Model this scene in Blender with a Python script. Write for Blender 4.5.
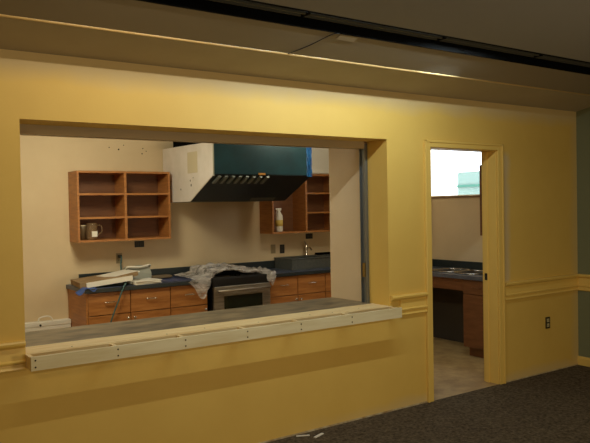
import bpy, bmesh, math, random
from mathutils import Vector, Matrix
random.seed(7)
for o in list(bpy.data.objects): bpy.data.objects.remove(o)
SC = bpy.context.scene
COL = SC.collection

# ------------------------------------------------------------------ camera
yaw, pitch, roll = 0.6086, 0.021, 0.0183
fw0 = Vector((math.sin(yaw), math.cos(yaw), 0)); rt0 = Vector((math.cos(yaw), -math.sin(yaw), 0)); up0 = Vector((0, 0, 1))
fwd = fw0*math.cos(pitch) - up0*math.sin(pitch); upv = up0*math.cos(pitch) + fw0*math.sin(pitch)
rt = rt0*math.cos(roll) - upv*math.sin(roll); up = rt0*math.sin(roll) + upv*math.cos(roll)
cd = bpy.data.cameras.new('camera'); cam = bpy.data.objects.new('camera', cd); COL.objects.link(cam)
m = Matrix((rt, up, -fwd)).transposed().to_4x4(); m.translation = Vector((0, -4.2153, 1.7099)); cam.matrix_world = m
cd.sensor_width = 36; cd.lens = 687.28*36/590; cd.clip_start = .05; cd.clip_end = 200
SC.camera = cam

# ------------------------------------------------------------------ world, lights, exposure
W = bpy.data.worlds.new('sky'); SC.world = W; W.use_nodes = True
bg = W.node_tree.nodes['Background']; bg.inputs[0].default_value = (.86, .93, 1, 1); bg.inputs[1].default_value = 4.0
SC.view_settings.view_transform = 'Standard'; SC.view_settings.look = 'None'
SC.view_settings.exposure = 0; SC.view_settings.gamma = 1; SC.view_settings.use_curve_mapping = False
WARM = (1, .80, .50)
def point(name, loc, e, r, c=WARM):
    l = bpy.data.lights.new(name, 'POINT'); l.energy = e; l.color = c; l.shadow_soft_size = r
    o = bpy.data.objects.new(name, l); o.location = loc; COL.objects.link(o); return o
def area(name, loc, aim, e, sx, sy, c=WARM):
    l = bpy.data.lights.new(name, 'AREA'); l.shape = 'RECTANGLE'; l.size = sx; l.size_y = sy; l.energy = e; l.color = c
    o = bpy.data.objects.new(name, l); o.location = loc
    o.rotation_euler = (Vector(aim)-Vector(loc)).to_track_quat('-Z', 'Y').to_euler(); COL.objects.link(o); return o
area('recessed_lamp', (3.25, -.975, 2.888), (3.25, -.40, 2.30), 22, 1.7, .02, (.76, .90, 1))
area('recessed_lamp', (1.55, -.975, 2.888), (1.55, -.40, 2.30), 7, 1.1, .02, (1, .90, .72))
def spot(name, loc, aim, e, deg, flat, c):
    l = bpy.data.lights.new(name, 'SPOT'); l.energy = e; l.color = c; l.shadow_soft_size = .004; l.spot_size = math.radians(deg); l.spot_blend = .6
    o = bpy.data.objects.new(name, l); o.location = loc; o.rotation_euler = (Vector(aim)-Vector(loc)).to_track_quat('-Z', 'Y').to_euler(); o.scale = (1, flat, 1); COL.objects.link(o)
spot('streak_spot', (4.03, -.955, 2.887), (4.03, -.423, 2.729), 75, 54, .02, (.62, .80, 1))  # unseen spot added to draw the pale streak along the soffit edge
area('room_fill', (-.6, -3.2, 2.80), (1.0, -1.0, 0.6), 26, .8, .8)  # added overhead fill out of view, no such fixture in the room
point('low_fill', (1.6, -4.9, .85), 34, .2, (1, .84, .56))  # unseen fill added behind the camera to lift ceiling and carpet
area('low_fill', (3.9, -4.9, 1.0), (2.4, 0, .3), 42, .6, .6, (1, .84, .56))  # second added fill, brightens the lower part of the yellow wall
area('kitchen_light', (1.9, 1.55, 2.70), (2.2, 2.6, .8), 37, .6, .6, (1, .95, .72))
area('kitchen_light', (4.7, 1.40, 2.72), (4.9, 2.4, .9), 13, .5, .5, (1, .92, .70))  # extra fill added for the cream cabinet right of the hood

# ------------------------------------------------------------------ helpers
def lin(c):
    return tuple(((v/255)/12.92 if v/255 <= .04045 else ((v/255+.055)/1.055)**2.4) for v in c) + (1,)
def mat(name, c, rough=.6, metal=0, noise=None, scale=8, bump=0, bscale=60, spec=.5, stretch=(1, 1, 1), trans=0, alpha=1):
    M = bpy.data.materials.new(name); M.use_nodes = True; nt = M.node_tree; N = nt.nodes; L = nt.links
    b = N['Principled BSDF']; b.inputs['Base Color'].default_value = lin(c); b.inputs['Roughness'].default_value = rough
    b.inputs['Metallic'].default_value = metal; b.inputs['Specular IOR Level'].default_value = spec
    b.inputs['Transmission Weight'].default_value = trans; b.inputs['Alpha'].default_value = alpha
    tc = N.new('ShaderNodeTexCoord'); mp = N.new('ShaderNodeMapping'); mp.inputs['Scale'].default_value = stretch
    L.new(tc.outputs['Object'], mp.inputs[0])
    if noise:
        n = N.new('ShaderNodeTexNoise'); n.inputs['Scale'].default_value = scale; n.inputs['Detail'].default_value = 5; n.inputs['Roughness'].default_value = .6
        L.new(mp.outputs[0], n.inputs['Vector'])
        cr = N.new('ShaderNodeValToRGB'); cr.color_ramp.elements[0].position = .35; cr.color_ramp.elements[1].position = .65
        cr.color_ramp.elements[0].color = lin(noise); cr.color_ramp.elements[1].color = lin(c)
        L.new(n.outputs[0], cr.inputs[0]); L.new(cr.outputs[0], b.inputs['Base Color'])
    if bump:
        n2 = N.new('ShaderNodeTexNoise'); n2.inputs['Scale'].default_value = bscale; n2.inputs['Detail'].default_value = 3
        L.new(mp.outputs[0], n2.inputs['Vector'])
        bp = N.new('ShaderNodeBump'); bp.inputs['Strength'].default_value = bump; bp.inputs['Distance'].default_value = .01
        L.new(n2.outputs[0], bp.inputs['Height']); L.new(bp.outputs[0], b.inputs['Normal'])
    return M
def bx(bm, x0, x1, y0, y1, z0, z1, mi=0):
    vs = [bm.verts.new((x, y, z)) for x in (x0, x1) for y in (y0, y1) for z in (z0, z1)]
    F = [(0, 1, 3, 2), (4, 6, 7, 5), (0, 4, 5, 1), (2, 3, 7, 6), (0, 2, 6, 4), (1, 5, 7, 3)]
    for f in F:
        fc = bm.faces.new([vs[i] for i in f]); fc.material_index = mi
    return vs
def prism(bm, pts, a0, a1, axis='x', mi=0):
    """extrude a closed 2D profile along an axis; pts are the other two coordinates in order"""
    def P(a, p):
        return (a, p[0], p[1]) if axis == 'x' else (p[0], a, p[1]) if axis == 'y' else (p[0], p[1], a)
    A = [bm.verts.new(P(a0, p)) for p in pts]; B = [bm.verts.new(P(a1, p)) for p in pts]; n = len(pts)
    bm.faces.new(A).material_index = mi; bm.faces.new(B[::-1]).material_index = mi
    for i in range(n): bm.faces.new((A[i], B[i], B[(i+1) % n], A[(i+1) % n])).material_index = mi
def lathe(bm, prof, c, seg=20, axis='z'):
    rings = []
    for r, h in prof:
        ring = []
        for k in range(seg):
            a = 2*math.pi*k/seg; u, w = r*math.cos(a), r*math.sin(a)
            p = (c[0]+u, c[1]+w, c[2]+h) if axis == 'z' else (c[0]+u, c[1]+h, c[2]+w) if axis == 'y' else (c[0]+h, c[1]+u, c[2]+w)
            ring.append(bm.verts.new(p))
        rings.append(ring)
    for a, b in zip(rings, rings[1:]):
        for k in range(seg): bm.faces.new((a[k], a[(k+1) % seg], b[(k+1) % seg], b[k]))
    bm.faces.new(rings[0][::-1]); bm.faces.new(rings[-1])
def tube(bm, pts, r, seg=10):
    pts = [Vector(p) for p in pts]; rings = []
    for i, p in enumerate(pts):
        d = (pts[min(i+1, len(pts)-1)]-pts[max(i-1, 0)]).normalized()
        s = d.cross(Vector((0, 0, 1))); s = s.normalized() if s.length > .05 else Vector((1, 0, 0)); t = d.cross(s)
        rings.append([bm.verts.new(p+(s*math.cos(2*math.pi*k/seg)+t*math.sin(2*math.pi*k/seg))*r) for k in range(seg)])
    for a, b in zip(rings, rings[1:]):
        for k in range(seg): bm.faces.new((a[k], a[(k+1) % seg], b[(k+1) % seg], b[k]))
    bm.faces.new(rings[0][::-1]); bm.faces.new(rings[-1])
def curve_pts(ctrl, n=8):
    out = []; P = [Vector(c) for c in ctrl]; P = [P[0]]+P+[P[-1]]
    for i in range(1, len(P)-2):
        for k in range(n):
            t = k/n; a, b, c, d = P[i-1:i+3]
            out.append(.5*((2*b)+(-a+c)*t+(2*a-5*b+4*c-d)*t*t+(-a+3*b-3*c+d)*t**3))
    out.append(P[-2]); return out
def wpos(p):
    v = Vector((0, 0, 0))
    while p: v += p.location; p = p.parent
    return v
def obj(name, bm, mats, parent=None, bevel=0, smooth=False, solid=0, sub=0, loc=None):
    bmesh.ops.recalc_face_normals(bm, faces=bm.faces)
    off = wpos(parent) if parent else Vector((0, 0, 0))
    me = bpy.data.meshes.new(name)
    if loc is None:
        cs = [v.co for v in bm.verts]
        loc = Vector((sum(c.x for c in cs)/len(cs), sum(c.y for c in cs)/len(cs), min(c.z for c in cs))) if not parent else off
    loc = Vector(loc)
    for v in bm.verts: v.co -= loc
    bm.to_mesh(me); bm.free()
    for mm in (mats if isinstance(mats, (list, tuple)) else [mats]): me.materials.append(mm)
    o = bpy.data.objects.new(name, me); COL.objects.link(o)
    if parent: o.parent = parent; o.location = loc-off
    else: o.location = loc
    if smooth:
        for p in me.polygons: p.use_smooth = True
    if solid: s = o.modifiers.new('s', 'SOLIDIFY'); s.thickness = solid
    if bevel: s = o.modifiers.new('b', 'BEVEL'); s.width = bevel; s.segments = 2; s.limit_method = 'ANGLE'
    if sub: s = o.modifiers.new('u', 'SUBSURF'); s.levels = sub; s.render_levels = sub
    return o
def thing(name, label, cat, loc, group=None):
    o = bpy.data.objects.new(name, None); COL.objects.link(o); o.location = loc; o.empty_display_size = .05
    return tag(o, label, cat, group)
def tag(o, label, cat, group=None):
    o['label'] = label; o['category'] = cat
    if group: o['group'] = group
    return o
def struct(name, bm, mats, **k):
    par = k.get('parent'); o = obj(name, bm, mats, **k)
    if not par: o['kind'] = 'structure'
    return o
def box(name, dims, mats, parent=None, **k):
    bm = bmesh.new(); bx(bm, *dims); return obj(name, bm, mats, parent, **k)
def sbox(name, dims, mats, **k):
    bm = bmesh.new(); bx(bm, *dims); return struct(name, bm, mats, **k)

# ------------------------------------------------------------------ materials
def wall_paint():
    M = mat('yellow_paint', (220, 182, 88), .62, noise=(214, 175, 82), scale=1.6, bump=.05, bscale=90)
    nt = M.node_tree; N = nt.nodes; L = nt.links; b = N['Principled BSDF']
    src = b.inputs['Base Color'].links[0].from_socket
    tc = N['Texture Coordinate']; sp = N.new('ShaderNodeSeparateXYZ'); L.new(tc.outputs['Object'], sp.inputs[0])
    nz = N.new('ShaderNodeTexNoise'); nz.inputs['Scale'].default_value = 3.5; nz.inputs['Detail'].default_value = 4; L.new(tc.outputs['Object'], nz.inputs['Vector'])
    def mth(op, a, bb, clamp=False):
        n = N.new('ShaderNodeMath'); n.operation = op; n.use_clamp = clamp
        for i, q in enumerate((a, bb)):
            if isinstance(q, (int, float)): n.inputs[i].default_value = q
            else: L.new(q, n.inputs[i])
        return n.outputs[0]
    def ramp(s, lo, hi):   # 0..1 between lo and hi, wobbled edge
        w = mth('ADD', s, mth('MULTIPLY', mth('SUBTRACT', nz.outputs[0], .5), .12))
        return mth('DIVIDE', mth('SUBTRACT', w, lo), hi-lo, True)
    X, Y, Z = sp.outputs
    top = ramp(Z, 2.47, 2.58)                                   # primed band under the soffit, not yet painted
    corner = ramp(X, 6.40, 6.52)
    strip = mth('MULTIPLY', mth('MULTIPLY', mth('DIVIDE', mth('SUBTRACT', X, 5.335), .008, True), mth('SUBTRACT', 1, ramp(X, 5.40, 5.46), True)), mth('DIVIDE', mth('SUBTRACT', Z, .95), .02, True))
    low = mth('MULTIPLY', mth('SUBTRACT', 1, ramp(Z, .03, .10), True), ramp(X, 2.6, 4.2))
    tot = mth('MAXIMUM', mth('MAXIMUM', mth('MULTIPLY', top, .55), mth('MULTIPLY', corner, .35)), mth('MAXIMUM', mth('MULTIPLY', mth('MULTIPLY', strip, mth('SUBTRACT', 1, ramp(Z, 2.16, 2.22), True)), .65), mth('MULTIPLY', low, .4)))
    mx = N.new('ShaderNodeMix'); mx.data_type = 'RGBA'; L.new(tot, mx.inputs[0]); L.new(src, mx.inputs[6]); mx.inputs[7].default_value = lin((196, 178, 142))
    L.new(mx.outputs[2], b.inputs['Base Color'])
    return M
M_yel = wall_paint()
M_trim = mat('yellow_trim_paint', (228, 190, 96), .38)
M_beige = mat('beige_wall', (214, 190, 150), .75, noise=(208, 183, 143), scale=2, bump=.04)
M_blue = mat('blue_green_paint', (118, 120, 86), .7)
M_ceil = mat('ceiling_paint', (138, 134, 128), .9, bump=.05)
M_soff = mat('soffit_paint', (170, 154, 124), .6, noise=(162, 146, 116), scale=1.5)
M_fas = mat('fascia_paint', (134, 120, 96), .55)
M_bead = mat('edge_highlight_paint', (226, 190, 124), .28, spec=.6)  # orange tone painted in for the warm highlight on the soffit edge
M_black = mat('black_metal', (10, 10, 9), .9, spec=.05)
M_rail = mat('dark_rail', (70, 67, 57), .6, spec=.3)
M_wood = mat('maple_wood', (180, 120, 62), .42, noise=(158, 100, 50), scale=5, stretch=(1, 1, 9), bump=.02)
M_wood2 = mat('drawer_wood', (180, 120, 62), .4, noise=(154, 96, 46), scale=4, stretch=(1, 1, 7))
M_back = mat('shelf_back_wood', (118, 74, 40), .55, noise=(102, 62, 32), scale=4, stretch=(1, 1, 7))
M_pine = mat('raw_pine', (240, 216, 160), .6, noise=(226, 192, 130), scale=3, stretch=(1.2, 14, 14))
M_board = mat('primed_board', (226, 212, 170), .6, noise=(212, 194, 146), scale=2.4, stretch=(1, 9, 9))
M_lam = mat('grey_laminate', (150, 130, 96), .42, noise=(94, 84, 64), scale=3.5, stretch=(1, 2.6, 1))
M_slate = mat('slate_countertop', (78, 86, 108), .35, noise=(60, 66, 84), scale=20)
M_edge = mat('dark_counter_edge', (40, 46, 46), .4)
M_steel = mat('stainless_steel', (176, 164, 146), .42, .75, noise=(132, 124, 110), scale=4, stretch=(1, 1, 12))
M_chrome = mat('chrome', (210, 208, 200), .15, 1)
M_teal = mat('film_covered_steel', (32, 70, 76), .3, .2, noise=(24, 54, 60), scale=3)
M_bluefilm = mat('blue_film', (24, 104, 168), .3, noise=(14, 66, 120), scale=12)
M_hoodw = mat('film_covered_side', (228, 218, 206), .45, noise=(216, 206, 190), scale=5)
M_tape = mat('yellowed_tape', (206, 192, 158), .5)
M_orange = mat('orange_tape', (196, 130, 30), .5)
M_dkteal = mat('dark_baffle', (12, 22, 26), .4, .3)
M_white = mat('white_paint', (226, 220, 204), .5)
M_cream = mat('cream_plastic', (206, 190, 150), .4)
M_cream2 = mat('aged_beige_plastic', (150, 132, 96), .45)
M_dark = mat('dark_plastic', (24, 22, 20), .4)
M_basin = mat('dark_composite', (88, 90, 84), .45, noise=(72, 74, 70), scale=25)
M_glassdk = mat('oven_glass', (14, 26, 20), .08, spec=.7)
M_carpet = mat('carpet', (112, 98, 76), .98, noise=(66, 56, 42), scale=45, bump=.6, bscale=220, spec=.1)
M_vinyl = mat('vinyl_floor', (186, 156, 104), .5, noise=(156, 126, 80), scale=7)
M_card = mat('cardboard', (150, 122, 84), .8, noise=(138, 110, 74), scale=6)
M_paper = mat('white_paper', (226, 218, 200), .7)
M_cloth = mat('grey_canvas', (150, 150, 136), .8)
M_cord = mat('teal_hose', (62, 92, 88), .5)
M_greenb = mat('pale_green_render', (120, 145, 136), .8)
M_greend = mat('green_ledge', (45, 114, 96), .6)
M_wbuild = mat('white_render', (240, 242, 240), .8)
M_screw = mat('dark_screw', (46, 34, 22), .4, .6)

# ------------------------------------------------------------------ the shell
B = 3.336; XC = 6.54; XL = .99; XR = 3.873; DL = 4.365; DR = 5.257; DH = 2.207; ZO = 2.255; ZT = .877; TW = .245
bm = bmesh.new(); bx(bm, -3.2, XC, -7.0, .0, -.1, 0); struct('floor', bm, M_carpet)
bm = bmesh.new(); bx(bm, .3, XC+.0, .0, B, -.1, 0); struct('floor_kitchen', bm, M_vinyl)
# wall with the pass-through and the doorway (yellow in front, beige on the kitchen side)
bm = bmesh.new()
for a in [(-3.2, XL, 0, TW, 0, 2.65), (XL, XR, 0, TW, 0, ZT-.022), (XL, XR, 0, TW, ZO, 2.65), (XR, DL, 0, TW, 0, 2.65), (DL, DR, 0, .17, DH, 2.65), (DR, XC, 0, .17, 0, 2.65)]: bx(bm, *a)
bm.normal_update()
bmesh.ops.recalc_face_normals(bm, faces=bm.faces)
for f in bm.faces:
    if f.normal.y > .9: f.material_index = 1
w = struct('wall_front', bm, [M_yel, M_beige], loc=(0, 0, 0))
sbox('wall_right', (XC, XC+.12, -7.0, .0, 0, 2.85), M_blue)
sbox('wall_left', (-3.32, -3.2, -7.0, 0, 0, 2.85), M_yel, loc=(0, 0, 0))
sbox('wall_rear', (-3.2, XC, -7.1, -7.0, 0, 2.85), M_yel, loc=(0, 0, 0))
sbox('wall_back', (.18, 6.0, B, B+.1, 0, 2.8), M_beige)
sbox('wall_kitchen_left', (.18, .3, TW, B, 0, 2.8), M_beige)
sbox('wall_stub', (XR, XR+.13, TW+.09, .785, 0, 2.8), M_beige, bevel=.004)
sbox('wall_kitchen_right', (5.95, 6.05, 2.17, B, 0, 2.8), M_beige)
sbox('wall_scullery_back', (5.95, XC, 2.07, 2.17, 0, 2.8), M_beige)
# sink wall of the next room with its window
bm = bmesh.new(); WY0, WY1, WZ0, WZ1 = .55, 2.165, 1.812, 2.79
for a in [(XC, XC+.12, .0, 2.17, 0, WZ0), (XC, XC+.12, .0, 2.17, WZ1, 2.8), (XC, XC+.12, .0, WY0, WZ0, WZ1), ]: bx(bm, *a)
struct('wall_scullery_right', bm, M_beige)
sbox('ceiling_kitchen', (.18, XC+.12, TW, B+.1, 2.8, 2.88), M_ceil)
# ceiling of the near room with a slot for the black grille
CZ = 2.83; SY0, SY1 = -1.03, -.72
bm = bmesh.new(); bx(bm, -3.32, XC+.12, -7.1, SY0, CZ, CZ+.2)
struct('ceiling', bm, M_ceil)
# soffit: flat underside, sloping fascia up to the slot
bm = bmesh.new()
prism(bm, [(0, 2.65), (-.42, 2.728), (-.43, 2.7315), (SY1, CZ), (SY1, CZ+.2), (0, CZ+.2)], -3.2, XC)
for f in bm.faces: pass
bmesh.ops.recalc_face_normals(bm, faces=bm.faces)
bm.faces.ensure_lookup_table()
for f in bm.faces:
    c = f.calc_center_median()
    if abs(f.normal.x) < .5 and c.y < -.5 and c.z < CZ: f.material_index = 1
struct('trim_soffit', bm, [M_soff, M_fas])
bm = bmesh.new(); tube(bm, [(-3.2, -.423, 2.732), (XC, -.423, 2.732)], .010, 14)
struct('trim_soffit_edge', bm, M_bead, smooth=True)
# black slot grille
g = thing('ceiling_grille', 'long black slotted grille running along the ceiling above the soffit', 'grille', (2, -.87, CZ))
bm = bmesh.new(); bx(bm, -3.2, XC, SY0, SY1, CZ+.16, CZ+.2); bx(bm, -3.2, XC, SY0, SY0+.012, CZ-.004, CZ+.16); bx(bm, -3.2, XC, SY1-.012, SY1, CZ-.004, CZ+.16)
bx(bm, -3.2, 3.64, -.902, -.898, 2.866, CZ+.16); bx(bm, 4.40, XC, -.902, -.898, 2.866, CZ+.16); bx(bm, 3.64, 4.40, -.902, -.898, 2.876, CZ+.16)  # unseen blade added to cut the lamp's upper light, notched for the spot
obj('housing_and_shield', bm, M_black, g)
for y in (-.795, -.845):
    box('louver', (-3.2, XC, y, y+.012, CZ+.042, CZ+.06), M_rail, g)
for x in (-1.1, .1, 1.25, 2.47, 3.65, 4.75, 5.9):
    box('cross_bar', (x-.012, x+.012, -.86, SY1-.012, CZ+.042, CZ+.06), M_black, g)
# light wire and pale tape on the fascia
bm = bmesh.new(); tube(bm, curve_pts([(2.80, -.735, 2.823), (2.76, -.70, 2.8175), (2.69, -.56, 2.770), (2.60, -.437, 2.7275)]), .003, 8)
tag(obj('wire', bm, M_dark, smooth=True), 'thin dark wire trailing down from the black grille over the soffit', 'wire')
bm = bmesh.new(); v = [bm.verts.new(p) for p in [(2.83, -.715, 2.8255), (2.98, -.715, 2.8255), (2.98, -.66, 2.807), (2.83, -.66, 2.807)]]; bm.faces.new(v)
tag(obj('masking_tape', bm, mat('pale_tape', (158, 142, 112), .6), solid=.002), 'pale strip of tape below the black grille', 'tape')

# door casing
bm = bmesh.new()
cw = .07; ch = .058
for a in [(DL-cw, DL, -.018, 0, 0, DH+ch), (DR, DR+cw, -.018, 0, 0, DH+ch), (DL, DR, -.018, 0, DH, DH+ch),
          (DL-cw, DL-cw+.018, -.026, -.018, 0, DH+ch), (DR+cw-.018, DR+cw, -.026, -.018, 0, DH+ch), (DL-cw, DR+cw, -.026, -.018, DH+ch-.018, DH+ch)]: bx(bm, *a)
struct('trim_door_casing', bm, M_trim, bevel=.003)
bm = bmesh.new()
for a in [(DR-.012, DR, 0, .17, 0, DH), (DL, DL+.012, 0, .17, 0, DH), (DL+.012, DR-.012, 0, .17, DH-.004, DH), (DR-.024, DR-.012, .10, .14, 0, DH-.012)]: bx(bm, *a)
struct('trim_door_jamb', bm, M_trim, bevel=.002)
box_ = box('strike_plate', (DR-.027, DR-.0245, .105, .135, .98, 1.045), M_dark)
tag(box_, 'small dark latch plate on the right jamb of the doorway', 'latch plate')
# chair rails
RAIL = [(0, .782), (-.014, .784), (-.020, .793), (-.013, .802), (-.011, .822), (-.022, .828), (-.024, .838), (-.012, .846), (-.010, .915), (-.020, .922), (-.034, .934), (-.037, .947), (-.030, .956), (0, .958)]
def rail(name, x0, x1):
    bm = bmesh.new(); prism(bm, RAIL, x0, x1); return struct(name, bm, M_trim)
rail('trim_1', -3.2, .985); rail('trim_2', 3.99, DL-cw); bm = bmesh.new(); prism(bm, [(0, .905), (-.010, .915)]+RAIL[9:], 3.885, 3.9895); struct('trim_5', bm, M_trim)
rail('trim_3', DR+cw+.02, XC)
bm = bmesh.new(); prism(bm, [(XC+y, z) for y, z in RAIL], -7.0, 0, axis='y'); struct('trim_4', bm, M_trim)
bm = bmesh.new(); prism(bm, [(XC, 0), (XC-.016, 0), (XC-.016, .07), (XC-.008, .09), (XC, .092)], -7.0, 0, axis='y'); struct('baseboard_right', bm, M_trim)
# raw caulk line at the foot of the yellow wall
sbox('baseboard_front', (-3.2, DL-cw, -.004, 0, 0, .012), mat('caulk', (200, 186, 150), .7, noise=(150, 118, 70), scale=9))
sbox('baseboard_front_right', (DR+cw, XC, -.004, 0, 0, .012), mat('caulk_two', (200, 182, 140), .7, noise=(170, 140, 90), scale=9))
# metal guides of a missing shutter at the sides of the opening + head casing
g = thing('shutter_guide', 'grey metal vertical track on the right side of the serving opening', 'track', (XR-.01, TW+.03, ZT))
bm = bmesh.new(); z0, z1 = ZT+.002, 2.24
bx(bm, XR-.012, XR, TW, TW+.088, z0, z1); bx(bm, XR-.030, XR-.012, TW+.068, TW+.074, z0, z1); bx(bm, XR-.030, XR-.012, TW+.002, TW+.008, z0, z1)
obj('channel', bm, mat('galvanised', (132, 136, 134), .35, .8), g)
box('catch', (XR-.032, XR-.012, TW+.02, TW+.05, 1.10, 1.22), mat('brass', (150, 122, 60), .4, .6), g)
g = thing('shutter_guide', 'grey metal vertical track with black bracket at the left of the serving opening', 'track', (XL+.01, TW+.03, ZT))
bm = bmesh.new(); bx(bm, XL-.06, XL-.045, TW, TW+.08, z0, z1)
obj('channel', bm, mat('galvanised_two', (120, 122, 118), .4, .8), g)
box('bracket', (XL-.045, XL+.035, TW+.01, TW+.09, 2.16, 2.25), M_dark, g)
bm = bmesh.new(); bx(bm, XL+.037, XR-.033, TW+.001, TW+.014, 2.195, 2.36); bx(bm, XL+.037, XR-.033, TW+.014, TW+.09, 2.195, 2.207); bx(bm, XL+.037, XR-.033, TW+.078, TW+.09, 2.207, 2.36)
tag(obj('shutter_head_rail', bm, mat('tan_metal', (168, 146, 108), .45)), 'tan metal head rail along the top of the serving opening', 'rail')

# ------------------------------------------------------------------ serving counter and its unfinished ledge
c = box('serving_countertop', (.55, XR-.0, .205, .765, ZT-.035, ZT), M_lam, bevel=.003)
tag(c, 'dusty grey laminate serving countertop inside the wide wall opening', 'countertop')
c = box('counter_base', (.58, XR-.001, TW+.002, .70, 0, ZT-.036), M_beige); c['kind'] = 'structure'; c.name = 'wall_under_serving_counter'
pl = thing('sill_plank', 'raw pine plank lying along the front of the grey serving countertop', 'plank', (2.4, .1, ZT-.022))
box('plank', (XL+.001, XR-.001, .001, .203, ZT-.021, ZT+.001), M_pine, pl)
def screw(parent, x, y, z, axis='y'):
    bm = bmesh.new(); lathe(bm, [(.0052, 0), (.0052, -.0012), (.002, -.0018)] if axis == 'y' else [(.005, 0), (.005, .001), (.002, .0015)], (x, y, z), 10, axis)
    return obj('screw', bm, M_screw, parent)
for x in (1.27, 1.9, 2.2, 2.62, 3.1, 3.3, 3.6): screw(pl, x, .05+.02*math.sin(x*9), ZT+.0012, 'z')
PY = -.118
le = thing('ledge_frame', 'unfinished wooden ledge frame with screws fixed along the front of the yellow wall', 'ledge', (2.4, -.06, .797))
box('front_board', (XL-.005, 3.885, PY-.020, PY, .797, ZT+.001), M_board, le, bevel=.0015)
box('back_cleat', (XL-.005, 3.885, -.022, -.0005, .80, ZT-.001), M_pine, le)
bl = [XL+.008, 1.50, 1.955, 2.425, 2.88, 3.36, 3.872]
for i, x in enumerate(bl):
    box('block', (x-.012, x+.012, PY+.0003, -.0223, .80, ZT-.004), M_pine, le)
    for z in ((.818, .857) if i < 6 else ()): screw(le, x+(0 if i else .012), PY-.0205, z)

# ------------------------------------------------------------------ cabinets on the kitchen wall
def open_shelf(x0, label, left_open):
    x1 = x0+1.06; yf = B-.305; z0, z1 = 1.375, 2.137; t = .022
    s = thing('wall_shelf', label, 'shelf unit', (x0+.53, B-.15, z0))
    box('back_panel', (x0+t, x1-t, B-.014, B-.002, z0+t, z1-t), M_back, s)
    box('side_panel', (x0, x0+t, yf, B-.002, z0, z1), M_wood, s, bevel=.001); box('side_panel', (x1-t, x1, yf, B-.002, z0, z1), M_wood, s, bevel=.001)
    box('top_panel', (x0+t, x1-t, yf, B-.002, z1-t, z1), M_wood, s); box('bottom_panel', (x0+t, x1-t, yf, B-.002, z0, z0+t), M_wood, s)
    xm = (x0+x1)/2; box('divider', (xm-.014, xm+.014, yf, B-.014, z0+t, z1-t), M_wood, s)
    h = (z1-z0)/3
    for a, b_, has in ((x0+t, xm-.014, not left_open), (xm+.014, x1-t, True)):
        if has:
            for k in (1, 2): box('shelf', (a, b_, yf+.002, B-.014, z0+h*k-.008, z0+h*k+.014), M_wood, s)
    return s
open_shelf(2.262, 'orange maple open wall shelf with six compartments left of the hood', False)
open_shelf(4.705, 'wooden wall shelf partly behind the hood, holding a white bottle', True)
c = thing('wall_cabinet', 'cream cabinet front above the right wall shelf, beside the hood', 'cabinet', (5.23, B-.15, 2.14))
box('body', (4.705, 5.765, B-.29, B-.002, 2.14, 2.62), M_white, c)
dd = box('door', (5.235, 5.76, B-.308, B-.291, 2.147, 2.615), M_white, c, bevel=.002); box('door', (4.71, 5.229, B-.308, B-.291, 2.147, 2.615), M_white, c, bevel=.002)
bm = bmesh.new(); lathe(bm, [(.006, 0), (.006, -.012), (.012, -.018), (.010, -.024)], (5.30, B-.308, 2.175), 12, 'y'); obj('knob', bm, M_chrome, dd)

CF = B-.61
def base_unit(x0, x1, label, knob_right=True, side=None):
    u = thing('base_cabinet', label, 'cabinet', ((x0+x1)/2, B-.3, 0), 'base cabinets along the kitchen wall')
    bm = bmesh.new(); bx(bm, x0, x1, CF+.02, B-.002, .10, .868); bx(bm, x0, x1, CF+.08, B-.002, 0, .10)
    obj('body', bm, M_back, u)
    if side: box('end_panel', (x0-.018, x0-.0005, CF+.002, B-.002, 0, .868), M_wood, u)
    d = box('drawer', (x0+.004, x1-.004, CF, CF+.019, .632, .862), M_wood2, u, bevel=.002)
    xm = (x0+x1)/2; bm = bmesh.new(); tube(bm, curve_pts([(xm-.055, CF-.001, .762), (xm-.052, CF-.026, .762), (xm, CF-.030, .762), (xm+.052, CF-.026, .762), (xm+.055, CF-.001, .762)], 5), .0055, 8)
    obj('handle', bm, M_chrome, d, smooth=True)
    d = box('door', (x0+.004, x1-.004, CF, CF+.019, .11, .624), M_wood2, u, bevel=.002)
    xk = x1-.035 if knob_right else x0+.035
    bm = bmesh.new(); lathe(bm, [(.006, 0), (.006, -.014), (.014, -.02), (.012, -.028)], (xk, CF, .575), 12, 'y'); obj('knob', bm, M_chrome, d, smooth=True)
base_unit(2.248, 2.702, 'leftmost orange wooden base cabinet, below the flat cartons', True, True)
base_unit(2.704, 3.158, 'wooden base cabinet in the middle of the three left of the stove', False)
base_unit(3.160, 3.612, 'wooden base cabinet just left of the stove, partly under hanging plastic', True)
base_unit(4.444, 4.862, 'wooden base cabinet directly right of the stove', True)
base_unit(4.864, 5.290, 'wooden base cabinet below the dark sink basin', False)
base_unit(5.292, 5.72, 'wooden base cabinet at the right edge of the serving opening', True)
def ctop(x0, x1, label):
    t = thing('kitchen_countertop', label, 'countertop', ((x0+x1)/2, B-.3, .87))
    box('slab', (x0, x1, B-.64, B-.002, .872, .914), [M_slate], t, bevel=.003)
    box('front_edge', (x0, x1, B-.646, B-.6402, .872, .912), M_edge, t)
    box('backsplash', (x0+(.14 if x0 < 3 else 0), x1, B-.022, B-.002, .9145, 1.016), M_edge, t)
ctop(2.21, 3.655, 'dark slate countertop left of the stove with dark backsplash')
ctop(4.44, 5.94, 'dark slate countertop right of the stove with raised sink')
box('x', (3.655, 4.44, B-.022, B-.002, .9145, 1.016), M_edge).name = 'backsplash_strip'
tag(bpy.data.objects['backsplash_strip'], 'dark backsplash strip on the wall behind the stove', 'backsplash')

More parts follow.
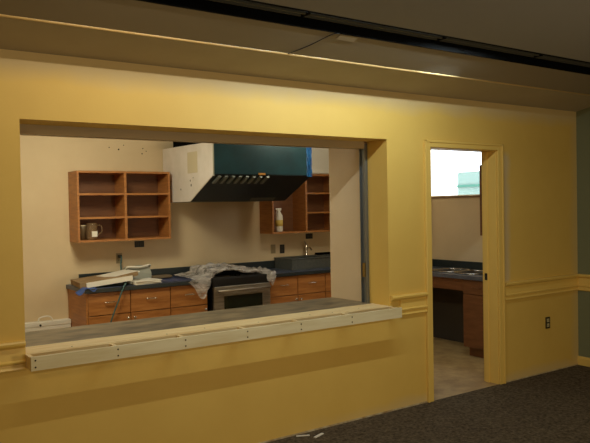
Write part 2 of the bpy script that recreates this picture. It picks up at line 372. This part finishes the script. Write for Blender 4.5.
# ------------------------------------------------------------------ stove
sx0, sx1 = 3.672, 4.432
s = thing('stove', 'brownish stainless steel stove with dark oven window under clear plastic', 'stove', ((sx0+sx1)/2, B-.3, 0))
bm = bmesh.new(); bx(bm, sx0, sx1, CF, B-.03, .04, .90); obj('body', bm, M_dark, s)
box('control_panel', (sx0, sx1, CF-.022, CF-.001, .825, .905), M_dark, s, bevel=.004)
d = box('oven_door', (sx0+.003, sx1-.003, CF-.045, CF-.0015, .22, .818), M_steel, s, bevel=.006)
box('window', (3.80, 4.315, CF-.0475, CF-.0455, .42, .705), M_glassdk, d, bevel=.004)
bm = bmesh.new(); tube(bm, [(sx0+.03, CF-.095, .772), (sx1-.03, CF-.095, .772)], .014, 14)
for x in (sx0+.05, sx1-.05): tube(bm, [(x, CF-.045, .772), (x, CF-.095, .772)], .010, 10)
obj('handle', bm, M_steel, d, smooth=True)
box('drawer', (sx0+.003, sx1-.003, CF-.04, CF-.0015, .06, .21), M_steel, s, bevel=.005)
bm = bmesh.new(); bx(bm, sx0, sx1, CF-.02, B-.03, .9005, .918); obj('cooktop', bm, M_dark, s, bevel=.003)
for gx in (sx0+.2, sx1-.2):
    bm = bmesh.new()
    for k in range(4): bx(bm, gx-.16, gx+.16, 2.80+k*.13, 2.812+k*.13, .93, .945)
    for k in range(3): bx(bm, gx-.16+k*.154, gx-.148+k*.154, 2.80, 3.202, .93, .945)
    for q in ((-.155, 2.805), (.15, 2.805), (-.155, 3.195), (.15, 3.195)): bx(bm, gx+q[0]-.005, gx+q[0]+.005, q[1]-.005, q[1]+.005, .918, .93)
    obj('burner_grate', bm, M_black, s)

# crumpled plastic over the stove
def nz(x, y, s): 
    from mathutils import noise
    return noise.noise(Vector((x*s, y*s, s)))
M_plast = bpy.data.materials.new('clear_plastic'); M_plast.use_nodes = True
nt = M_plast.node_tree; b = nt.nodes['Principled BSDF']; b.inputs['Base Color'].default_value = lin((208, 200, 192)); b.inputs['Roughness'].default_value = .14
b.inputs['Specular IOR Level'].default_value = .9
tr = nt.nodes.new('ShaderNodeBsdfTransparent'); mx = nt.nodes.new('ShaderNodeMixShader'); fr = nt.nodes.new('ShaderNodeTexNoise'); fr.inputs['Scale'].default_value = 9; fr.inputs['Detail'].default_value = 4
rp = nt.nodes.new('ShaderNodeMapRange'); rp.inputs[1].default_value = .35; rp.inputs[2].default_value = .65; rp.inputs[3].default_value = .35; rp.inputs[4].default_value = .9
nt.links.new(fr.outputs[0], rp.inputs[0]); nt.links.new(rp.outputs[0], mx.inputs[0]); nt.links.new(tr.outputs[0], mx.inputs[1]); nt.links.new(b.outputs[0], mx.inputs[2])
nt.links.new(mx.outputs[0], nt.nodes['Material Output'].inputs[0])
bm = bmesh.new(); NU, NV = 90, 70; G = []
for i in range(NU+1):
    u = i/NU; row = []
    x = 3.40+u*1.09
    # how far the sheet hangs over the front
    L_ = .015+.23*math.exp(-((x-3.575)/.11)**2)+.13*math.exp(-((x-4.44)/.06)**2)
    yb = 3.27-.05*math.sin(u*5)-(.25*max(0, .35-u))
    yfr = CF-.03 if x < 3.66 or x > 4.42 else CF+.06
    if x < 3.66: yfr = CF-.055
    if x > 4.40: yfr = CF-.05
    for j in range(NV+1):
        v_ = j/NV
        hgt = .975+.075*math.sin(math.pi*min(1, u*1.15))+.035*nz(x, v_*.8, 5)+.05*abs(nz(x+2, v_, 9))-.02
        if v_ < .7:
            y = yb+(yfr-yb)*(v_/.7); z = hgt-.03*(v_/.7)**3
            if x < 3.62: z = .93+(z-.93)*.45
        else:
            t = (v_-.7)/.3; y = yfr-.012*math.sin(t*3)-.012+.018*nz(x, t, 14); z = hgt-.03; 
            if x < 3.62: z = .93+(z-.93)*.45
            z -= L_*t; x2 = x
            y -= .02*t
        px = x+(.10*((v_-.7)/.3) if v_ > .7 and x < 3.66 else 0)*-.7
        row.append(bm.verts.new((px+.008*nz(x, v_, 20), y+.01*nz(x, v_, 17), max(z, .93) if v_ < .7 else z)))
    G.append(row)
for i in range(NU):
    for j in range(NV): bm.faces.new((G[i][j], G[i+1][j], G[i+1][j+1], G[i][j+1]))
tag(obj('plastic_sheet', bm, M_plast, smooth=True), 'crumpled clear plastic sheet draped over the stove top', 'plastic sheet')

# ------------------------------------------------------------------ range hood
hx0, hx1 = 3.375, 4.632; HY = 2.09
h = thing('range_hood', 'big range hood with white side and dark teal film covered front', 'range hood', (4.0, 2.8, 1.79))
prof = [(B-.004, 2.42), (HY, 2.405), (HY, 2.06), (2.64, 1.79), (B-.004, 1.79)]
bm = bmesh.new(); prism(bm, prof, hx0+.012, hx1-.001); obj('shell', bm, M_dkteal, h)
sp = bmesh.new(); prism(sp, prof, hx0, hx0+.0115); sp = obj('side_panel', sp, M_hoodw, h, bevel=.002)
box('label', (hx0-.0012, hx0-.0002, 2.44, 2.68, 2.10, 2.33), M_tape, sp)
for (y, z, r) in ((2.62, 2.02, .012), (2.60, 1.97, .016), (2.86, 1.93, .012), (2.55, 2.05, .008)):
    bm = bmesh.new(); lathe(bm, [(r, 0), (r*.8, -.001)], (hx0-.0002, y, z), 10, 'x'); obj('smudge', bm, mat('grey_smudge', (120, 112, 96), .6), sp)
box('corner_strip', (hx0-.002, hx0+.012, HY-.004, HY-.0002, 2.045, 2.405), mat('bright_edge', (200, 196, 176), .3, .4), h)
fp = box('front_panel', (hx0+.013, hx1-.07, HY-.006, HY-.0005, 2.07, 2.405), M_teal, h)
bm = bmesh.new()
for k in range(12):
    a = k/12; b2 = (k+1)/12
    x = hx1-.07+.07*a; x_ = hx1-.07+.07*b2; y = HY-.007-.012*abs(math.sin(a*9)); y_ = HY-.007-.012*abs(math.sin(b2*9))
    for q in range(8):
        z = 2.05+.35*q/8; z_ = 2.05+.35*(q+1)/8; j = .006*math.sin(q*2.1+k)
        bm.faces.new([bm.verts.new(p) for p in ((x, y+j, z), (x_, y_+j, z), (x_, y_+j, z_), (x, y+j, z_))])
bmesh.ops.remove_doubles(bm, verts=bm.verts, dist=.0005)
obj('film_fold', bm, M_bluefilm, h, solid=.002)
def slope(t, off=0):  # point along the sloping underside, t from 0 (front) to 1
    n = Vector((-.27, -.55)).normalized()
    return (HY+.55*t+n.x*off, 2.06-.27*t+n.y*off)
for k in range(8):
    bm = bmesh.new(); x = hx0+.06+k*.085
    a = slope(.02); b_ = slope(.26); a2 = slope(.02, .02); b2 = slope(.26, .02)
    prism(bm, [a2, a, b_, b2], x, x+.035); obj('vent_fin', bm, mat('fin_grey', (120, 126, 118), .4, .3), h)
bm = bmesh.new(); prism(bm, [slope(.86, .004), slope(.86), slope(.97), slope(.97, .004)], 4.12, 4.45); obj('rating_plate', bm, mat('plate_grey', (96, 96, 86), .4, .5), h)
box('orange_tape', (3.92, 4.01, HY-.009, HY-.0065, 2.062, 2.085), M_orange, h)
bm = bmesh.new(); bx(bm, 3.45, 4.4, 2.5, 3.2, 2.425, 2.50); obj('duct_collar', bm, M_black, h)
bm = bmesh.new(); lathe(bm, [(.16, 0), (.16, .28)], (3.95, 2.9, 2.51), 24, 'z'); obj('duct', bm, M_steel, h, smooth=False)

# ------------------------------------------------------------------ sink basin with faucet
b_ = thing('sink_basin', 'dark rectangular composite sink basin raised on the right kitchen countertop', 'sink', (5.3, 3.1, .9145))
bm = bmesh.new(); x0, x1, y0, y1, z0, z1, t = 4.90, 5.80, 2.90, 3.30, .9148, 1.045, .02
bx(bm, x0, x1, y0, y0+t, z0, z1); bx(bm, x0, x1, y1-.09, y1, z0, z1); bx(bm, x0, x0+t, y0+t, y1-.09, z0, z1); bx(bm, x1-t, x1, y0+t, y1-.09, z0, z1); bx(bm, x0+t, x1-t, y0+t, y1-.09, z0, z0+.015)
obj('bowl', bm, M_basin, b_)
bm = bmesh.new()
bx(bm, x0-.012, x1+.012, y0-.012, y0+t, z1, z1+.012); bx(bm, x0-.012, x1+.012, y1-.09, y1, z1, z1+.012); bx(bm, x0-.012, x0+t, y0+t, y1-.09, z1, z1+.012); bx(bm, x1-t, x1+.012, y0+t, y1-.09, z1, z1+.012)
obj('rim', bm, M_basin, b_, bevel=.003)
f = thing('faucet', 'chrome faucet standing behind the dark sink basin', 'faucet', (5.38, 3.255, 1.0575))
bm = bmesh.new(); lathe(bm, [(.026, 0), (.026, .012), (.018, .02), (.017, .10), (.020, .12), (.018, .145)], (5.38, 3.255, 1.0575), 18); obj('body', bm, M_chrome, f, smooth=True)
bm = bmesh.new(); tube(bm, curve_pts([(5.38, 3.25, 1.14), (5.37, 3.19, 1.165), (5.36, 3.13, 1.16), (5.36, 3.11, 1.14)]), .011, 10); obj('spout', bm, M_chrome, f, smooth=True)
bm = bmesh.new(); tube(bm, curve_pts([(5.38, 3.255, 1.20), (5.37, 3.25, 1.22), (5.34, 3.24, 1.25)]), .008, 10); obj('lever', bm, M_chrome, f, smooth=True)
t_ = thing('drain_tray', 'low black tray on the back of the dark sink at the right edge', 'tray', (5.66, 3.2, 1.0575))
bm = bmesh.new(); bx(bm, 5.55, 5.79, 3.212, 3.292, 1.0577, 1.064); obj('tray_base', bm, M_black, t_)
bm = bmesh.new(); bx(bm, 5.55, 5.79, 3.212, 3.218, 1.064, 1.085); bx(bm, 5.55, 5.79, 3.286, 3.292, 1.064, 1.085); bx(bm, 5.55, 5.556, 3.218, 3.286, 1.064, 1.085); bx(bm, 5.784, 5.79, 3.218, 3.286, 1.064, 1.085); obj('tray_rim', bm, M_black, t_)

# white spray bottle in the right shelf
q = thing('spray_bottle', 'white plastic bottle with yellow label in the right wall shelf', 'bottle', (4.87, 3.13, 1.3975))
bm = bmesh.new(); lathe(bm, [(.044, 0), (.048, .01), (.048, .18), (.044, .21), (.020, .25), (.018, .27)], (4.87, 3.13, 1.3975), 20); obj('body', bm, M_white, q, smooth=True)
bm = bmesh.new(); lathe(bm, [(.0488, .07), (.0488, .15)], (4.87, 3.13, 1.3975), 20); obj('label', bm, mat('yellow_label', (210, 180, 90), .5), q, smooth=True)
bm = bmesh.new(); bx(bm, 4.84, 4.90, 3.115, 3.145, 1.667, 1.70); bx(bm, 4.82, 4.842, 3.122, 3.138, 1.678, 1.695); obj('spray_head', bm, M_white, q, bevel=.004)
bm = bmesh.new(); prism(bm, [(4.835, 1.672), (4.842, 1.672), (4.832, 1.63), (4.825, 1.632)], 3.126, 3.134, axis='y'); obj('trigger', bm, M_white, q)
# jar and glass pitcher in the left shelf
q = thing('glass_pitcher', 'small glass pitcher with white label in the lower left shelf compartment', 'pitcher', (2.44, 3.15, 1.3975))
M_gl = mat('brown_glass', (150, 120, 84), .12, spec=.8, alpha=.45)
bm = bmesh.new(); lathe(bm, [(.055, 0), (.060, .02), (.062, .10), (.056, .15), (.060, .18)], (2.44, 3.13, 1.3975), 20); obj('body', bm, M_gl, q, smooth=True)
bm = bmesh.new(); tube(bm, curve_pts([(2.50, 3.13, 1.55), (2.545, 3.13, 1.545), (2.55, 3.13, 1.48), (2.50, 3.13, 1.45)]), .007, 8); obj('handle', bm, M_gl, q, smooth=True)
box('label', (2.42, 2.48, 3.064, 3.067, 1.43, 1.49), M_paper, q)
q = thing('plastic_cup', 'dark tumbler standing left of the glass pitcher in the shelf', 'cup', (2.345, 3.16, 1.3975))
bm = bmesh.new(); lathe(bm, [(.030, 0), (.034, .12), (.036, .155)], (2.345, 3.14, 1.3975), 18); obj('body', bm, mat('smoky_plastic', (96, 78, 54), .3), q, smooth=True)
bm = bmesh.new(); lathe(bm, [(.037, .150), (.037, .160)], (2.345, 3.14, 1.3975), 18); obj('rim', bm, M_cream, q, smooth=True)

# ------------------------------------------------------------------ outlets
def outlet(x, y, z, label, plate, face, switch=False, flat=False):
    o = thing('wall_switch' if switch else 'wall_outlet', label, 'switch' if switch else 'outlet', (x, y, z-.057))
    if flat:
        box('plate', (x-.058, x+.058, y-.006, y-.0005, z-.036, z+.036), plate, o, bevel=.002)
        for dx in (-.024, .024):
            r = box('socket', (x+dx-.017, x+dx+.017, y-.0085, y-.0062, z-.019, z+.019), face, o, bevel=.0008)
            bm = bmesh.new(); bx(bm, x+dx-.008, x+dx+.006, y-.0093, y-.0086, z-.010, z-.007); bx(bm, x+dx-.008, x+dx+.006, y-.0093, y-.0086, z+.007, z+.010); obj('slot', bm, M_black, r)
        return o
    p = box('plate', (x-.036, x+.036, y-.006, y-.0005, z-.058, z+.058), plate, o, bevel=.002)
    if switch: box('toggle', (x-.007, x+.007, y-.014, y-.006, z-.013, z+.013), face, o)
    else:
        for dz in (-.024, .024):
            if flat: break
            r = box('socket', (x-.019, x+.019, y-.0085, y-.0062, z+dz-.017, z+dz+.017), face, o, bevel=.0008)
            bm = bmesh.new(); bx(bm, x-.010, x-.007, y-.0093, y-.0086, z+dz-.008, z+dz+.006); bx(bm, x+.007, x+.010, y-.0093, y-.0086, z+dz-.008, z+dz+.006); obj('slot', bm, M_black, r)
    return o
outlet(2.814, B, 1.165, 'beige wall outlet with teal cord plugged in below the left shelf', M_cream2, M_cream2)
outlet(3.06, B, 1.315, 'dark wall outlet right under the left wall shelf', M_dark, M_rail, flat=True)
outlet(4.902, B, 1.166, 'beige light switch left of the black outlet above the counter', M_cream2, M_cream2, True)
outlet(5.044, B, 1.160, 'black wall outlet left of the faucet', M_dark, M_rail)
outlet(5.49, B, 1.312, 'dark wall outlet right under the right wall shelf', M_dark, M_rail, flat=True)
outlet(6.013, 0, .50, 'dark framed outlet with cream sockets low on the yellow wall', mat('aged_brass', (70, 60, 34), .4, .5), mat('ivory', (190, 176, 126), .4))
# marks on the kitchen wall
for (x, z, r) in ((2.84, 2.40, .010), (2.73, 2.42, .007), (3.12, 2.36, .008), (3.13, 2.42, .007), (3.17, 2.39, .006), (2.90, 2.45, .006)):
    bm = bmesh.new(); lathe(bm, [(r, 0), (r*.5, -.001)], (x, B-.0005, z), 8, 'y')
    tag(obj('wall_anchor', bm, M_screw), 'small dark screw hole in the beige wall above the left shelf', 'screw hole', 'screw holes above the left shelf')
# teal cord
g = thing('power_cord', 'teal cord hanging from the beige outlet down over the countertop', 'cord', (2.82, 3.3, .93))
bm = bmesh.new(); bx(bm, 2.795, 2.835, B-.045, B-.010, 1.170, 1.205); obj('plug', bm, M_dark, g, bevel=.004)
bm = bmesh.new(); tube(bm, curve_pts([(2.815, B-.045, 1.19), (2.815, B-.075, 1.175), (2.80, B-.09, 1.10), (2.77, B-.20, .98), (2.72, B-.42, .955), (2.66, B-.60, .945), (2.61, B-.668, .915), (2.55, B-.675, .78), (2.46, B-.672, .55), (2.42, B-.68, .30), (2.42, B-.72, .012), (2.5, B-.8, .012)], 10), .008, 10); obj('cable', bm, M_cord, g, smooth=True)

# ------------------------------------------------------------------ clutter on the left countertop
def slab(name, cx, cy, cz, lx, ly, lz, rz, tx, ty, mats, parent=None, bevel=0):
    bm = bmesh.new(); bx(bm, -lx/2, lx/2, -ly/2, ly/2, 0, lz)
    R = Matrix.Translation((cx, cy, cz)) @ Matrix.Rotation(rz, 4, 'Z') @ Matrix.Rotation(ty, 4, 'Y') @ Matrix.Rotation(tx, 4, 'X')
    bmesh.ops.transform(bm, matrix=R, verts=bm.verts); return obj(name, bm, mats, parent, bevel=bevel)
k = thing('flat_carton', 'brown flattened cardboard carton with a white front flap at the counter\'s left end', 'carton', (2.45, 2.95, .95))
slab('carton_body', 2.46, 2.98, .945, .50, .46, .055, -.10, .0, -.10, M_card, k, .003)
slab('white_flap', 2.49, 2.735, .945, .48, .012, .052, -.10, 0, -.10, M_paper, k)
k = thing('flat_carton', 'white opened flat box resting on the brown carton', 'carton', (2.66, 2.98, 1.0))
slab('lid', 2.66, 2.96, 1.018, .34, .34, .010, .12, 0, -.14, M_paper, k)
slab('front_flap', 2.67, 2.79, .985, .32, .008, .045, .12, 0, -.14, M_card, k)
def papers(x, y, z, label, n, w, rz0):
    k = thing('paper_stack', label, 'papers', (x, y, z))
    for i in range(n): slab('sheet', x+random.uniform(-.012, .012), y+random.uniform(-.012, .012), z+i*.0052, w, .26, .0045, rz0+random.uniform(-.12, .12), 0, 0, M_paper, k)
papers(2.90, 2.84, .9165, 'loose pile of white papers beside the grey canvas bag', 7, .30, .05)
k = thing('canvas_bag', 'grey canvas bag slumped upright behind the white papers', 'bag', (2.95, 3.1, .916))
bm = bmesh.new(); prism(bm, [(3.04, .9165), (3.20, .9165), (3.19, 1.06), (3.13, 1.085), (3.09, 1.07), (3.05, 1.0)], 2.80, 3.08)
bmesh.ops.subdivide_edges(bm, edges=bm.edges, cuts=2, use_grid_fill=True)
for v in bm.verts:
    if v.co.z > .93: v.co += Vector((.005*math.sin(v.co.z*60+v.co.y*30), .006*math.sin(v.co.x*40), .008*math.sin(v.co.x*30+1)))
obj('body', bm, M_cloth, k, bevel=.004)
bm = bmesh.new(); tube(bm, curve_pts([(2.80, 3.10, 1.06), (2.82, 3.06, 1.082), (2.94, 3.05, 1.075), (3.06, 3.06, 1.09), (3.08, 3.10, 1.07)]), .010, 8); obj('hem', bm, M_paper, k, smooth=True)
# blue film over the counter top and crumpled at its left corner
bm = bmesh.new(); G = []
for i in range(31):
    row = []
    for j in range(15):
        x = 2.93+i*.70/30; y = 2.72+j*.50/14; row.append(bm.verts.new((x, y+.01*nz(x, y, 6), .9168+.004*abs(nz(x, y, 7)))))
    G.append(row)
for i in range(30):
    for j in range(14): bm.faces.new((G[i][j], G[i+1][j], G[i+1][j+1], G[i][j+1]))
tag(obj('protective_film', bm, mat('blue_matte_film', (52, 72, 120), .4, noise=(40, 54, 92), scale=6), smooth=True), 'blue protective film lying on the countertop left of the plastic sheet', 'film')
bm = bmesh.new(); G = []
for i in range(25):
    row = []
    for j in range(11):
        x = 2.13+i*.20/24; t = j/10; y = 2.78-.10*t; z = .925+.012*nz(x, t, 12)
        if t > .35 or x < 2.21: z -= .03*max(0, t-.35)*(1+math.sin(x*50))
        if x < 2.21: z -= (2.21-x)*.5
        row.append(bm.verts.new((x, y-.012, z)))
    G.append(row)
for i in range(24):
    for j in range(10): bm.faces.new((G[i][j], G[i+1][j], G[i+1][j+1], G[i][j+1]))
tag(obj('protective_film', bm, mat('bright_blue_film', (60, 84, 140), .5), smooth=True), 'crumpled bright blue film hanging off the counter\'s left corner', 'film')
# carton peeking beyond the bag
k = slab('wrapped_parcel', 3.22, 3.14, .9225, .26, .12, .035, .02, 0, 0, mat('dull_brown', (110, 92, 66), .7), None, .012); tag(k, 'flat brown parcel on the blue film right of the canvas bag', 'parcel')
# white panel heater with handle left of the cabinets
k = thing('storage_case', 'low white case with a loop handle against the wall left of the cabinets', 'case', (2.0, B-.1, 0))
box('body', (1.45, 2.225, B-.10, B-.003, .0, .50), M_white, k, bevel=.006)
box('lid', (1.445, 2.228, B-.105, B-.003, .5005, .548), M_white, k, bevel=.005)
bm = bmesh.new(); tube(bm, curve_pts([(1.89, B-.08, .548), (1.90, B-.08, .585), (1.95, B-.08, .60), (2.0, B-.08, .598), (2.03, B-.08, .575), (2.035, B-.08, .548)]), .008, 8); obj('handle', bm, M_white, k, smooth=True)
bm = bmesh.new(); lathe(bm, [(.012, 0), (.012, -.004)], (1.905, B-.1052, .515), 10, 'y'); obj('latch', bm, M_dark, k)

# ------------------------------------------------------------------ the small room behind the doorway
bm = bmesh.new(); X0 = XC
bx(bm, X0+.03, X0+.06, WY0, WY1, WZ0, WZ0+.012); bx(bm, X0+.03, X0+.06, WY0, WY1, WZ1-.012, WZ1); bx(bm, X0+.03, X0+.06, WY0, WY0+.02, WZ0+.012, WZ1-.012); bx(bm, X0+.03, X0+.06, WY1-.012, WY1, WZ0+.012, WZ1-.012)
wf = struct('window_1', bm, M_white)
sbox('glass', (X0+.042, X0+.046, WY0+.02, WY1-.012, WZ0+.012, WZ1-.012), mat('window_glass', (255, 255, 255), 0, alpha=.08), parent=wf)
sbox('sill', (X0-.02, X0+.02, WY0, WY1, WZ0-.022, WZ0-.001), mat('brown_sill', (120, 88, 56), .5), parent=wf)
c = thing('sink_counter', 'dark slate countertop with twin steel sinks seen through the doorway', 'countertop', (6.2, 1.1, .87))
Y0, Y1 = .20, 2.068; BW = [(.93, 1.24), (1.29, 1.60)]
bm = bmesh.new(); bx(bm, 5.895, 6.02, Y0, Y1, .872, .914); bx(bm, 6.38, XC-.002, Y0, Y1, .872, .914); bx(bm, 6.02, 6.38, Y0, BW[0][0], .872, .914); bx(bm, 6.02, 6.38, BW[0][1], BW[1][0], .872, .914); bx(bm, 6.02, 6.38, BW[1][1], Y1, .872, .914)
obj('slab', bm, mat('slate_two', (92, 94, 100), .3, noise=(76, 78, 84), scale=15), c)
box('backsplash', (XC-.022, XC-.002, Y0, Y1, .9145, 1.006), M_edge, c)
box('end_backsplash', (5.9, XC-.023, Y1-.02, Y1, .9145, 1.006), M_edge, c)
s = thing('double_sink', 'shiny stainless double sink set in the counter behind the doorway', 'sink', (6.2, 1.26, .75))
for (a, b2) in BW:
    bm = bmesh.new(); x0, x1 = 6.022, 6.378; a += .002; b2 -= .002; t = .004
    bx(bm, x0, x0+t, a, b2, .75, .914); bx(bm, x1-t, x1, a, b2, .75, .914); bx(bm, x0+t, x1-t, a, a+t, .75, .914); bx(bm, x0+t, x1-t, b2-t, b2, .75, .914); bx(bm, x0, x1, a, b2, .745, .75)
    obj('bowl', bm, M_steel, s)
    bm = bmesh.new()
    ring = [(6.20+.205*math.copysign(abs(math.cos(q))**.5, math.cos(q)), (a+b2)/2+.178*math.copysign(abs(math.sin(q))**.5, math.sin(q)), .921) for q in [2*math.pi*i/40 for i in range(41)]]
    tube(bm, ring, .008, 8); obj('rim', bm, M_chrome, s, smooth=True)
k = thing('soap_box', 'small dark brown box on the counter beside the double sink', 'box', (6.2, .86, .915))
box('body', (6.10, 6.24, .76, .88, .9145, .985), mat('dark_brown', (58, 42, 28), .5), k, bevel=.004); box('lid', (6.095, 6.245, .755, .885, .9855, 1.0), M_dark, k, bevel=.003)
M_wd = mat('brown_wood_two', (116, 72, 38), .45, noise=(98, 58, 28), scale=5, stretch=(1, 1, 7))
u = thing('base_cabinet', 'brown wooden drawer cabinet beside the dark knee space seen through the doorway', 'cabinet', (6.2, .62, 0))
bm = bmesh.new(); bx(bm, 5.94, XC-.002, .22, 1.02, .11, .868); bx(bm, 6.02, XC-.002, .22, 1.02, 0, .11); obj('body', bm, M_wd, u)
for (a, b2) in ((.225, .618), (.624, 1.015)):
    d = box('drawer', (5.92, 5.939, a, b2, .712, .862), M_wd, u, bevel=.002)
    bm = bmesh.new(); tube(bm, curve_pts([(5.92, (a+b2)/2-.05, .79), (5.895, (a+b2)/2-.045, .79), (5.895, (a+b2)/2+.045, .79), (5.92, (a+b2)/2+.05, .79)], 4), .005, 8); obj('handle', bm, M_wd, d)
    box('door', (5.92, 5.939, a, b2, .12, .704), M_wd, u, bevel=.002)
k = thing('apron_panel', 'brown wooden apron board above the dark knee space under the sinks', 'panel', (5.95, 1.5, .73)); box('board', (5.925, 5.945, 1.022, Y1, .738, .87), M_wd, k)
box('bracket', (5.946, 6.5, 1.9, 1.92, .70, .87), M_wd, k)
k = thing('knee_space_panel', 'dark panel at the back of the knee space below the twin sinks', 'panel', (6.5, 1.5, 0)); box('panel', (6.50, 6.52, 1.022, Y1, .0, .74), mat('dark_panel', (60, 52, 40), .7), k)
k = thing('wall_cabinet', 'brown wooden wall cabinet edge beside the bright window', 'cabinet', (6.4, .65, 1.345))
box('body', (6.255, XC-.002, .25, 1.03, 1.345, 2.15), M_wd, k); box('door', (6.236, 6.2545, .25, .62, 1.345, 2.15), M_wd, k, bevel=.002); box('door', (6.236, 6.2545, .625, 1.03, 1.345, 2.15), M_wd, k, bevel=.002)

# outside the window
bm = bmesh.new(); bx(bm, 10.0, 40, -20, 40, -.3, -.15); o = struct('ground_outside', bm, mat('pale_concrete', (190, 190, 184), .9))
bm = bmesh.new(); bx(bm, 12.0, 15.0, -2.0, 6.5, -.15, 2.43)
k = thing('shed', 'pale green building seen through the bright window', 'building', (13.5, 1, -.15)); obj('wall', bm, M_greenb, k)
box('ledge', (11.96, 11.999, -2.0, 6.5, 2.09, 2.14), M_greend, k)

# ------------------------------------------------------------------ scraps on the carpet
k = slab('wood_scrap', 3.03, -.125, .001, .11, .02, .008, .35, 0, 0, M_white, None, .001); tag(k, 'white wood scrap lying on the carpet, nearer one of the pair', 'scrap')
k = slab('wood_scrap', 2.935, -.055, .001, .10, .012, .007, -.45, 0, 0, M_white, None, .001); tag(k, 'thin pale scrap on the carpet touching the wall foot', 'scrap')
